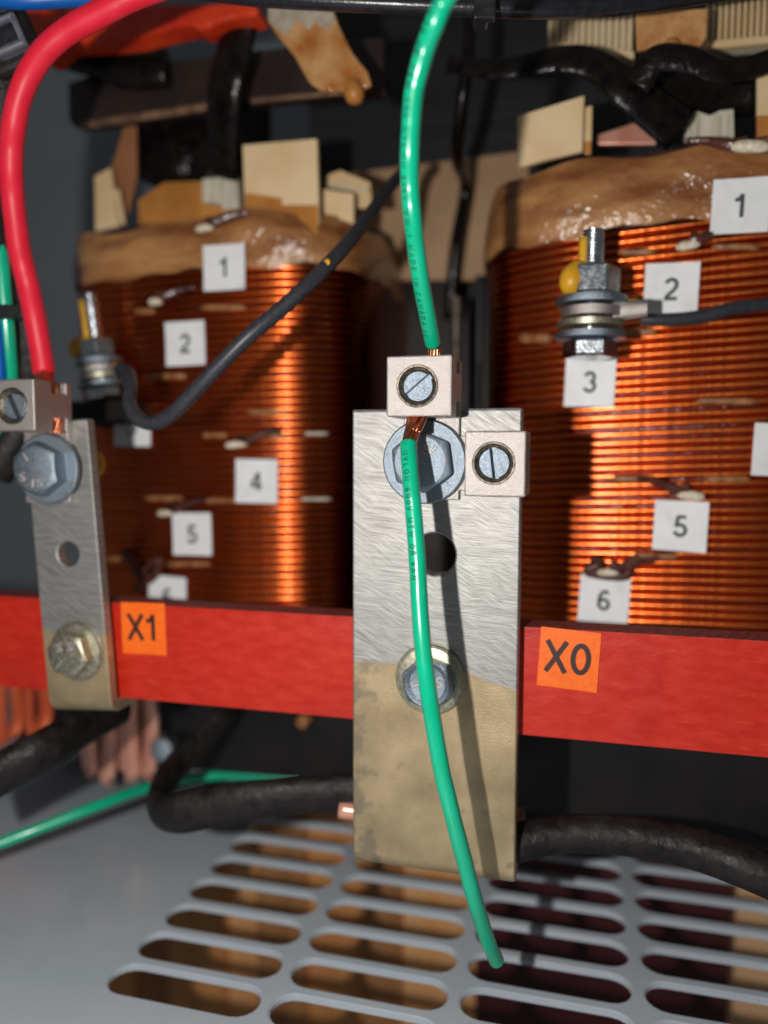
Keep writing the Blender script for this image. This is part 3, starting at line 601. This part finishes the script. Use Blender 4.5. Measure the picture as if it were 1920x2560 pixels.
# zip tie head and dark bundle at left edge
zt = thing('zip_tie', atc(30, 90, 205), 'grey square zip tie head at the left edge above the red wire', 'zip tie')
Mt = Matrix.Translation(atc(18, 92, 205)) @ Matrix.Rotation(YAW, 4, 'Z') @ Matrix.Rotation(R(-22), 4, 'Y')
MB().box((-4.6,-2,-4.6), (4.6,2,4.6), M=Mt).build('head', M['tiehead'], zt, bevel=.9, cuts=[MB().box((-2.8,-3,-2.8), (2.8,3,2.8), M=Mt)])
MB().box((-2.7,-.9,-2.7), (2.7,1.6,2.7), M=Mt).build('latch', M['tie'], zt, bevel=.5)
MB().box((-7.6,1.2,-7.4), (6.6,6,7.6), M=Mt).build('band', M['black'], zt, bevel=1.5)
tubething('black_cable', [atc(-20, 60, 214), atc(8, 200, 216), atc(-10, 400, 222), atc(-12, 640, 226), atc(60, 800, 238), atc(72, 1000, 240), atc(40, 1090, 240), atc(-20, 1180, 240)], 6.4, M['black'], 'thick black cable at the left edge behind the red wire', 'cable')
tubething('green_cable', [atc(-20, 380, 220), atc(-4, 560, 222), atc(6, 700, 224), atc(20, 860, 228), atc(24, 960, 232), atc(4, 1080, 236), atc(-20, 1160, 238)], 2.3, M['green'], 'green cable at the left edge behind the red wire', 'cable')
tubething('blue_cable', [atc(-30, 700, 222), atc(-8, 860, 226), atc(-4, 980, 230), atc(-30, 1100, 234)], 2.3, M['blue'], 'blue cable at the far left edge beside the left green cable', 'cable')
MBt = MB().box((-5,-3.2,-2), (6,3.2,2), M=Matrix.Translation(atc(22, 782, 224)) @ Matrix.Rotation(YAW, 4, 'Z')); tag(MBt.build('cable_tie', M['tie'], bevel=.8), 'black cable tie round the left green cable', 'zip tie')

# ================================================================== red board with orange stickers
rb = thing('red_board', (-230, 196, -72.6), 'long red insulating board across the front carrying the flat bars', 'board')
mb = MB().box((-230, 196, -72.6), (90, 205.5, -44.3)); mb.m = [1 if i == 1 else 0 for i in range(6)]
mb.build('board', [M['board'], M['boardcut']], rb, bevel=.35)
for (u, v, txt, W, H, rot, h, lab) in ((360, 1571, 'X1', 14.3, 15.2, 1.2, 7.6, 'orange square sticker reading X1'), (1422, 1648, 'X0', 14.8, 15.2, -3.2, 8.0, 'orange square sticker reading X0')):
    p = at(u, v, 196); q = Matrix.Rotation(R(rot), 3, Vector((0,-1,0))); X, Z, N_ = q @ Vector((1,0,0)), q @ Vector((0,0,1)), Vector((0,-1,0))
    mb = MB(); vs = [p+X*a*W/2+Z*b*H/2+N_*d for d in (.05, .35) for a, b in ((-1,-1),(1,-1),(1,1),(-1,1))]
    mb.add(vs, [(0,1,2,3),(7,6,5,4),(0,4,5,1),(1,5,6,2),(2,6,7,3),(3,7,4,0)]); s = mb.build('terminal_sticker', M['orange'], rb, bevel=.1); tag(s, lab)
    print_flat('lettering', txt, p+N_*.36+Z*.4+X*-.3, X, Z, N_, h, M['ink'], s, wd=.16, gap=.06)

# ================================================================== flat bars
def side_profile(zt, zb, y0, th, foot, r_):
    P = [(y0, zt), (y0, zb+r_)]
    for i in range(1, 9): a = R(180+90*i/8); P.append((y0+r_+r_*math.cos(a), zb+r_+r_*math.sin(a)))
    P += [(y0+foot, zb), (y0+foot, zb+th)]
    ri = max(.5, r_-th)
    for i in range(0, 6): a = R(270-90*i/5); P.append((y0+th+ri+ri*math.cos(a), zb+th+ri+ri*math.sin(a)))
    P += [(y0+th, zt)]
    return P
def cyl_y(x, z, r_, y0, y1, n=48): return MB().prism(circ(x, z, r_, n), y0, y1)
hc = at(1086, 1386, 190)
bar = thing('bus_bar', (-36.5, 190, -108), 'wide silvery flat bar bolted upright over the red board, sanded above and golden below', 'bus bar')
MB().prism(side_profile(10.6, -110.6, 190, 6, 34, 4.5), -58.0, -15.2, axis='x').build('bar', M['bar'], bar, bevel=.5, seg=2, smooth=True, ang=30, cuts=[cyl_y(hc.x, hc.z, 5.35, 185, 200)])
# small bar leaning left
XB = thing('bus_bar', (-141, 190, -76.5), 'narrow silvery flat bar bolted over the left end of the red board', 'bus bar')
lean = R(-3.8); cxB, czB = -140.6, -76.5
ML = Matrix.Translation((cxB, 0, czB)) @ Matrix.Rotation(lean, 4, 'Y') @ Matrix.Translation((-cxB, 0, -czB))
hb = at(170, 1385, 190)
mb = MB().prism(side_profile(8.5, -76.5, 190, 3.6, 30, 5), cxB-10.6, cxB+10.4, axis='x', f=lambda p: ML @ p)
mb.build('bar', M['bar1'], XB, bevel=.5, smooth=True, ang=30, cuts=[cyl_y(hb.x, hb.z, 3.5, 185, 200)])

# ------------------------------------------------------------------ bolts
def hexbolt(u, v, Yb, wr, wt, af, hh, rot, mtl, label, group, hollow=False, flange=False, nut=None, marks=(), face=None, tiltv=(0, -1, 0)):
    ctr = at(u, v, Yb); t = thing('hex_bolt', ctr, label, 'bolt', group); A = Vector(tiltv).normalized()
    o = ctr+A*(-.01)
    MB().lathe([(0,0),(wr-.1,0),(wr,.25),(wr,wt-.35),(wr-.35,wt),(0,wt)], o, A, 64).build('washer', mtl, t, smooth=True)
    rc = af/2*.93
    def hx(r_, h_, a):
        aa = ((a+R(rot)+math.pi/6) % (math.pi/3))-math.pi/6; rh = af/2/math.cos(aa)
        if r_ == 'b': return (rh, h_)
        if r_ == 't': return (rh, h_-(rh-rc)*.55)
        return (r_, h_)
    prof = [('b', wt-.02), ('t', wt+hh), (rc, wt+hh+.1)]
    if hollow: prof += [(rc*.93, wt+hh-.1), (rc*.80, wt+hh-.7), (rc*.4, wt+hh-1.2), (0, wt+hh-1.3)]
    else: prof += [(rc*.97, wt+hh+.15), (0, wt+hh+.15)]
    mb = MB(); n0 = 72; Xv = Vector((1,0,0)); Xv = (Xv-A*Xv.dot(A)).normalized(); Bv = Xv.cross(A)
    vs = []
    for r_, h_ in prof:
        for k in range(n0):
            a = 2*math.pi*k/n0; rr, h2 = hx(r_, h_, a); vs.append(o+A*h2+(Xv*math.cos(a)+Bv*math.sin(a))*rr)
    fs = [(i*n0+k, i*n0+(k+1) % n0, (i+1)*n0+(k+1) % n0, (i+1)*n0+k) for i in range(len(prof)-1) for k in range(n0)]
    hd = mb.add(vs, fs).build('head', face or mtl, t, smooth=True, ang=22)
    if flange: MB().lathe([(af*.72,wt-.02),(af*.70,wt+.5),(af*.56,wt+1.0),(af*.5,wt+1.0)], o, A, 64, caps=False).build('flange', mtl, t, smooth=True)
    top = wt+hh+(.15 if not hollow else -1.0)
    for mk in marks:
        if mk[0] == 'bar':
            _, r_, a_, L_, ww = mk; c = o+A*top+(Xv*math.cos(R(a_))+Bv*math.sin(R(a_)))*r_; d = (Xv*math.cos(R(a_))+Bv*math.sin(R(a_)))
            MB().tube([c-d*L_/2, c-d*L_*.45, c+d*L_*.45, c+d*L_/2], ww, 8, smooth=3, flat=.7).build('grade_mark', M['lug'], hd, smooth=True)
        else:
            _, r_, a_, pts, ww = mk; c = o+A*top+(Xv*math.cos(R(a_))+Bv*math.sin(R(a_)))*r_
            MB().tube([c+Xv*x+Bv*z for x, z in pts], ww, 8, flat=.7).build('maker_mark', M['lug'], hd, smooth=True)
    if nut:
        L_, rn = nut; q = o-A*L_
        MB().lathe([(0,0),(rn*1.25,0),(rn*1.25,1.6),(0,1.6)], q, A, 40).build('rear_washer', mtl, t, smooth=True)
        MB().lathe([(0,-6),(rn*.75,-6),(rn,-5.2),(rn,0),(0,0)], q, A, 6).build('nut', M['darksteel'], t)
        MB().lathe([(0,-10),(rn*.42,-9.4),(rn*.42,0)], q, A, 20).build('shank_end', M['darksteel'], t, smooth=True)
        MB().lathe([(0,-11),(rn*.7,-9),(rn*.8,-6.4),(0,-5)], q+Vector((1.5,0,1)), A, 14).build('yellow_paint', M['yellow'], t, smooth='all')
    return t
Smk = [(-.9,.9),(-.2,1.2),(.5,.9),(.3,.3),(-.4,.0),(-.5,-.7),(.2,-1.1),(.9,-.8)]
GR = 'hex bolts through the flat bars'
hexbolt(1063, 1154, 187.6, 10.4, 1.7, 13.4, 4.6, 8, M['zinc'], 'bluish hex bolt with wide washer on the wide flat bar, behind the green wire', GR,
        marks=(('bar', 3.9, 88, 2.2, .34), ('bar', 4.3, -42, 2.2, .34), ('s', 3.7, -62, Smk, .3)))
hexbolt(1077, 1697, 190, 9.1, 1.0, 12.0, 4.2, 12, M['zincgold'], 'hollow-faced hex bolt low on the wide flat bar in the golden part', GR, hollow=True, flange=True, face=M['zinc'],
        marks=(('bar', 3.0, 165, 2.2, .4), ('s', 3.0, -10, Smk, .35)))
hexbolt(124, 1172, 187.6, 10.0, 1.7, 13.2, 5.0, 5, M['zinc'], 'bluish hex bolt with wide washer at the top of the narrow left bar', GR,
        nut=(9, 6.2), marks=(('s', 4.1, 150, Smk, .45), ('bar', 3.8, 95, 2.2, .45), ('s', 4.0, 60, Smk, .4), ('bar', 4.0, 235, 2.4, .45)))
hexbolt(196, 1627, 190, 8.6, 1.1, 11.6, 4.6, 20, M['zincgold'], 'yellowed hex bolt fixing the narrow left bar to the red board', GR, flange=True,
        marks=(('bar', 3.3, 130, 2.4, .5), ('s', 3.2, -60, Smk, .5), ('s', 3.0, 230, Smk, .5)))

# ------------------------------------------------------------------ lugs
def lug(rect, Yf, Yb, orient, scr, sang, label, tongue):
    (u0, v0, u1, v1) = rect; a, b = at(u0, v0, Yf), at(u1, v1, Yf); x0, x1, z1, z0 = a.x, b.x, at((u0+u1)/2, v0, Yf).z, at((u0+u1)/2, v1, Yf).z
    t = thing('terminal_lug', (x0, Yf, z0), label, 'terminal lug', 'box lugs under the wide-washer bolts'); s = at(*scr, Yf); D = Yb-Yf; H = z1-z0; W = x1-x0
    cuts = [cyl_y(s.x, s.z, 4.35, Yf-1, Yf+4.5)]
    ya, yb = Yf+.46*D, Yf+.84*D
    if orient == 'v':
        cuts += [MB().box((x0+3, ya, z1-.24*H), (x1+1, yb, z1+1)), MB().box((x0+3, ya, z0-1), (x1+1, yb, z0+.27*H))]
    else:
        cuts += [MB().box((x0-1, ya, z0+3), (x0+.25*W, yb, z1+1)), MB().box((x1-.25*W, ya, z0+3), (x1+1, yb, z1-3))]
    MB().box((x0, Yf, z0), (x1, Yb, z1)).build('body', M['lug'], t, bevel=.4, cuts=cuts, seg=2)
    # threaded collar and slotted screw
    A = Vector((0,-1,0)); o = Vector((s.x, Yf, s.z))
    prof = [(4.6, .12), (4.85, .1), (4.85, -.1), (4.7, -.15)]
    MB().lathe([(4.95,-.02),(4.75,.14),(4.45,.10),(4.3,-.3),(4.05,-.5),(4.15,-.8),(3.85,-1.0),(3.95,-1.3),(3.7,-1.5),(3.7,-3)], o, A, 56, caps=False).build('threaded_collar', M['darksteel'], t, smooth=True)
    q = Matrix.Translation(o) @ Matrix.Rotation(R(sang), 4, 'Y')
    MB().lathe([(0,-4.2),(3.62,-4.2),(3.62,-1.15),(3.35,-.85),(0,-.85)], o, A, 48).build('set_screw', M['zinc'], t, smooth=True,
        cuts=[MB().box((-5,.5,-.75), (5,3.3,.75), M=q)])
    if tongue == 'down': MB().box((x0+1.2, Yb-1.9, z0-20), (x1-.2, Yb-.05, z0+.5)).build('tongue', M['lug'], t, bevel=.3)
    if tongue == 'left': MB().box((x0-18, Yb-1.85, z0+.6), (x0+.5, Yb-.08, z1-.8)).build('tongue', M['lug'], t, bevel=.3)
    return t, (x0, x1, z0, z1, s)
lg1, R1 = lug((966,888,1129,1041), 175.5, 190, 'v', (1043,965), -40, 'upper lug gripping the green wire above the wide flat bar', 'down')
lg2, R2 = lug((1162,1077,1313,1242), 175.8, 190, 'h', (1234,1158), 83, 'empty lug right of the bluish bolt on the wide flat bar', 'left')
lg3, R3 = lug((-45,948,88,1078), 174.5, 190, 'v', (30,1015), 65, 'lug at the left edge gripping the red wire', 'down')

# ------------------------------------------------------------------ wires
def strands(parent, A0, B0, ra, rb, n, tw, rs, name='copper_strands', side=None):
    A0, B0 = Vector(A0), Vector(B0); T = (B0-A0).normalized(); N_ = T.orthogonal().normalized(); B_ = T.cross(N_); mb = MB()
    for i in range(n):
        a = 2*math.pi*i/n+random.uniform(-.1, .1); k = 1.0 if i < n else .3; pts = []
        for j in range(7):
            s = j/6; r_ = ra+(rb-ra)*s; aa = a+tw*s; pts.append(A0.lerp(B0, s)+(N_*math.cos(aa)+B_*math.sin(aa))*r_)
        mb.tube(pts, rs, 6, smooth=3)
    mb.tube([A0, B0], min(ra, rb)*.8, 8, smooth=0)
    return mb.build(name, M['copper'], parent, smooth='all')
gw = thing('green_wire', atc(1084, 868, 176), 'bright green wire stripped where the upper lug grips it, hanging over the wide bar', 'wire')
RWG = 1.9
cen1 = 183.5
up = [(1150,-60,136),(1112,0,140),(1087,58,142),(1065,116,145),(1048,174,147),(1035,231,149),(1028,309,151),(1024.5,386,153),(1025,463,156),(1031,540,158),(1043,640,163),(1055,717,168),(1070,794,174),(1083,862,181)]
upP = [atc(*a) for a in up]
MB().tube(upP, lambda t: RWG*(1+.008*math.sin(t*50)+.006*math.sin(t*117)), 24).build('insulation', M['green'], gw, smooth='all')
print_wire('printed_text', 'TWN75 OR TEW T90 NYLON 600V VW-1 MADE IN CANADA LL', upP, RWG, 4, 1.28, R(-24), M['print'], gw, gap=.42, wd=.17)
lt = [(1021,1108,176.5),(1024,1160,174),(1029,1225,172.5),(1034,1280,172),(1043,1396,171),(1049,1511,170),(1058,1627,169),(1073,1743,169),(1102,1915,171),(1121,1997,172.5),(1140,2074,174.5),(1161,2151,177),(1181,2229,180.5),(1204,2306,186),(1222,2358,191),(1238,2394,196),(1243,2404,197)]
ltP = [atc(*a) for a in lt]
MB().tube(ltP, lambda t: RWG*(1+.008*math.sin(t*60)+.006*math.sin(t*131)) if t < .985 else RWG*(.35+.65*math.sqrt(max(0,1-((t-.985)/.015)**2))), 24, smooth=14).build('insulation', M['green'], gw, smooth='all')
print_wire('printed_text', 'N NYLON 600V MTW OR 6AN', ltP, RWG, .5, 1.28, R(-14), M['print'], gw, gap=.42, wd=.19)
lc = Vector(((R1[0]+R1[1])/2, 175.5+14.5*.65, 0))
strands(gw, upP[-1]+Vector((0,0,.5)), Vector((at(1086,890,180).x, 182, R1[3]-3)), 1.25, 1.5, 10, 1.0, .42)
strands(gw, Vector((at(1043,1041,180).x, 181.5, R1[2]+2)), ltP[0]+Vector((0,0,-.6)), 1.9, 1.25, 11, 1.6, .42)
strands(gw, Vector((at(1055,1041,180).x, 182, R1[2]+2)), atc(1040,1080,178), 1.3, .8, 5, .8, .38, 'loose_strands')
rw = thing('red_wire', atc(111, 941, 222), 'thick red wire curving down the left side into the left lug', 'wire')
rd = [(560,-70,188),(430,-42,189),(328,-6,190),(247,35,192),(174,75,194),(116,123,196),(73,185,199),(48,247,201),(35,309,203),(29,367,206),(28,424,208),(31,482,211),(37,540,213),(47,617,215),(58,665,216),(71,717,218),(87,794,219),(101,871,221),(111,936,222)]
rdP = [atc(*a) for a in rd]
MB().tube(rdP, lambda t: 3.05*(1+.007*math.sin(t*45)+.005*math.sin(t*99)), 28).build('insulation', M['redwire'], rw, smooth='all')
strands(rw, rdP[-1]+Vector((-.6,0,1)), Vector((at(126,960,186).x, 186, R3[3]-4)), 1.9, 2.0, 12, 1.2, .55)
strands(rw, Vector((at(140,1045,186).x, 185.5, R3[2]+4)), Vector((at(138,1078,186).x, 185.5, R3[2]-.2)), 1.9, 1.9, 12, .5, .55)
MB().tube([Vector((R3[1]-3, 184.5, R3[3]-.3)), Vector((R3[1]-3, 184.5, R3[2]+.3))], 2.3, 16, smooth=0).build('conductor_core', M['copper'], rw, smooth='all')

# grey-black wire from left stud terminal, going up right behind the green wire
ring_y = 236
gk = thing('grey_wire', atc(330, 940, 236), 'dark grey wire running from the left stud up behind the green wire', 'wire')
gp = [(300,925,240),(318,930,232),(326,965,226),(324,1010,222),(345,1046,219),(385,1058,216),(430,1035,213),(480,985,210),(545,917,207),(620,842,205),(700,775,206),(775,707,208),(850,630,214),(915,550,228),(965,480,246),(1000,440,258),(1030,420,266)]
MB().tube([atc(*a) for a in gp], 2.05, 20).build('insulation', M['grey_wire'], gk, smooth='all')
MB().lathe([(0,0),(.7,.25),(1.0,0)], atc(818,655,208.5), (0,-1,0), 8).build('yellow_speck', M['yellow'], gk, smooth='all')
def stud(base, topz, lean_, label, sc, wire_dir, yside):
    t = thing('stud_terminal', base, label, 'stud terminal', 'stud terminals in front of the coils')
    A = Vector((lean_, 0, 1)).normalized(); O = Vector(base); L_ = topz
    n = 90; prof = [(0, 0)] + [((2.9+.28*math.cos(i*2*math.pi/3))*sc, 2+L_*i/n) for i in range(n+1)] + [(0, 2+L_)]
    MB().lathe(prof, O, A, 20).build('threaded_stud', M['shiny'], t, smooth='all')
    def hexl(h0, h1, r_, nm, m_):
        MB().lathe([(0,h0),(r_*.9,h0),(r_,h0+.8),(r_,h1-.8),(r_*.9,h1),(0,h1)], O, A, 6).build(nm, m_, t, bevel=.3)
    hexl(12*sc, 20*sc, 7.6*sc, 'nut', M['shiny']); hexl(-5.0*sc, -.2*sc, 7.6*sc, 'bolt_head', M['shiny'])
    MB().lathe([(0,9.6*sc),(9.6*sc,9.6*sc),(9.8*sc,10.2*sc),(9.6*sc,11.6*sc),(0,11.8*sc)], O, A, 40).build('washer', M['zinc'], t, smooth=True)
    MB().lathe([(0,6.2*sc),(8.2*sc,6.2*sc),(8.4*sc,8.6*sc),(0,8.8*sc)], O, A, 40).build('ring_terminal', M['lug'], t, smooth=True)
    MB().lathe([(0,3.4*sc),(9*sc,3.4*sc),(9.2*sc,5*sc),(0,5.2*sc)], O, A, 40).build('washer', M['zincgold'], t, smooth=True)
    MB().lathe([(0,.2*sc),(9.8*sc,.2*sc),(9.8*sc,1.8*sc),(0,2*sc)], O, A, 40).build('washer', M['zinc'], t, smooth=True)
    W = Vector(wire_dir).normalized(); c = O+A*7.4*sc
    MB().tube([c+W*6*sc, c+W*10*sc, c+W*15*sc], lambda s: (3.2-.9*s)*sc, 12, flat=.6).build('crimp_barrel', M['lug'], t, smooth=True)
    MB().tube([O+A*12.5*sc+Vector((yside*5.2,-3.4,0)), O+A*16*sc+Vector((yside*5.4,-3.8,0)), O+A*20*sc+Vector((yside*3.2,-2,0))], lambda s: (2.4+1.2*math.sin(3*s))*sc, 10).build('yellow_paint', M['yellow'], t, smooth='all')
    MB().tube([O+A*20.5*sc+Vector((yside*2.7,-1.3,0)), O+A*(L_*1.0)+Vector((yside*2.7,-1.1,0))], 1.35*sc, 8, smooth=4).build('yellow_streak', M['yellow'], t, smooth='all')
    MB().tube([c+W*9.5*sc+A*1.4, c+W*12.5*sc+A*1.2], 1.6*sc, 8, smooth=4, flat=.5).build('yellow_dab', M['yellow'], t, smooth='all')
    return t
bR = at(1475, 850, 228); stud((bR.x, 228, bR.z), 28, .015, 'stud terminal with yellow-marked nut in front of the right coil', 1.0, (1, -.15, .03), -1)
bL = at(258, 968, 238); stud((bL.x, 238, bL.z), 30, -.14, 'stud terminal with yellow-marked nut in front of the left coil', .82, (1, -.5, -.1), -1)
tag(MB().box((bL.x-13, 233, bL.z-13), (bL.x+15, 248, bL.z-5)).build('insulator_block', M['dark'], bevel=.8, org=Vector((bL.x, 240, bL.z-13))), 'dark block right under the left stud terminal', 'block')
rk = [(1600,797,222),(1640,800,221),(1700,798,220),(1760,790,219),(1830,772,218),(1960,755,218)]
tubething('grey_wire', [atc(*a) for a in rk], 1.95, M['grey_wire'], 'dark grey wire running from the right stud out to the right edge', 'wire')

# ================================================================== below the red board
tubething('black_cable', [atc(905,1985,222),atc(850,1985,222),atc(760,1988,222),atc(640,2000,222),atc(520,2018,224),atc(440,2034,226),atc(396,2022,232),atc(408,1965,246),atc(445,1910,256),atc(500,1860,264),atc(560,1790,272),atc(600,1740,280)],
    lambda t: 5.9 if t < .12 else (5.3+.9*math.sin(min(1,max(0,(t-.2)/.35))*math.pi)), M['black'], 'fat black sleeved cable bent back sharply left of the wide bar', 'cable', seg=24, flat=.6)
tubething('copper_lead', [atc(905,2030,219),atc(850,2022,220)], 2.6, M['coppersheet'], 'bare coppery conductor end poking from the fat black cable at the wide bar', 'conductor', smooth=4)
tubething('black_cable', [atc(1240,2120,205),atc(1300,2105,205),atc(1400,2085,205),atc(1500,2085,203),atc(1620,2096,200),atc(1740,2122,196),atc(1850,2160,190),atc(2000,2225,184)],
    lambda t: 5.1-.2*math.sin(t*6), M['black'], 'black sleeved cable curving from behind the wide bar to the right edge', 'cable', seg=24)
tubething('black_cable', [atc(300,1765,262),atc(225,1805,248),atc(120,1870,230),atc(0,1935,224),atc(-120,2010,220)], 6.6, M['black'], 'straight black sleeved cable sloping down left under the narrow bar', 'cable', seg=20, flat=.7)
tubething('floor_wire', [atc(-80,2140,246),atc(0,2108,250),atc(120,2062,256),atc(250,2012,264),atc(350,1975,276),atc(450,1950,290),atc(560,1938,296),atc(700,1942,300),atc(900,1968,300)], 1.9, M['green'], 'thin green wire lying along the grey floor at lower left', 'wire')
# copper straps between rail and floor
def straps(items, Y, label, nm, mtl):
    t = thing(nm, at(items[0][0], items[0][3], Y), label, 'copper strap', 'copper straps standing at lower left')
    for i, (u0, u1, v0, v1) in enumerate(items):
        a, b = at(u0, v0, Y), at(u1, v1, Y); x = (a.x+b.x)/2; w_ = (b.x-a.x)/2
        MB().tube([(x+.6, Y, a.z+8), (x, Y+(i % 2)*2, (a.z+b.z)/2), (x+.4*(-1)**i, Y, b.z+1.5), (x, Y, b.z)], lambda t: w_*(1.02 if t < .9 else 1.02-(t-.9)*3), 20, flat=.55).build('strap_leaf', mtl, t, smooth=True)
def slot_(cx, zt, zb, W): return [(cx-W/2, zt), (cx-W/2, zb+2), (cx-W/4, zb), (cx+W/4, zb), (cx+W/2, zb+2), (cx+W/2, zt)]
straps([(200,244,1760,1925),(246,290,1760,1948),(292,350,1760,1930),(352,392,1750,1935)], 268, 'pink copper strap leaves under the narrow bar', 'copper_strap', M['coppersheet'])
straps([(-30,16,1740,1850),(20,52,1740,1842),(56,84,1740,1835),(88,125,1740,1825)], 272, 'orange-red copper strap leaves at the left edge under the red board', 'copper_strap', M['redcopper'])
p = at(425, 1868, 270); tag(MB().lathe([(0,9),(4,8.2),(5.6,6),(6,2),(6,0),(0,0)], p, (.1,-1,.25), 32).build('bolt_end', M['zinc'], smooth=True, org=p), 'rounded bluish bolt end beside the pink copper leaves', 'bolt')
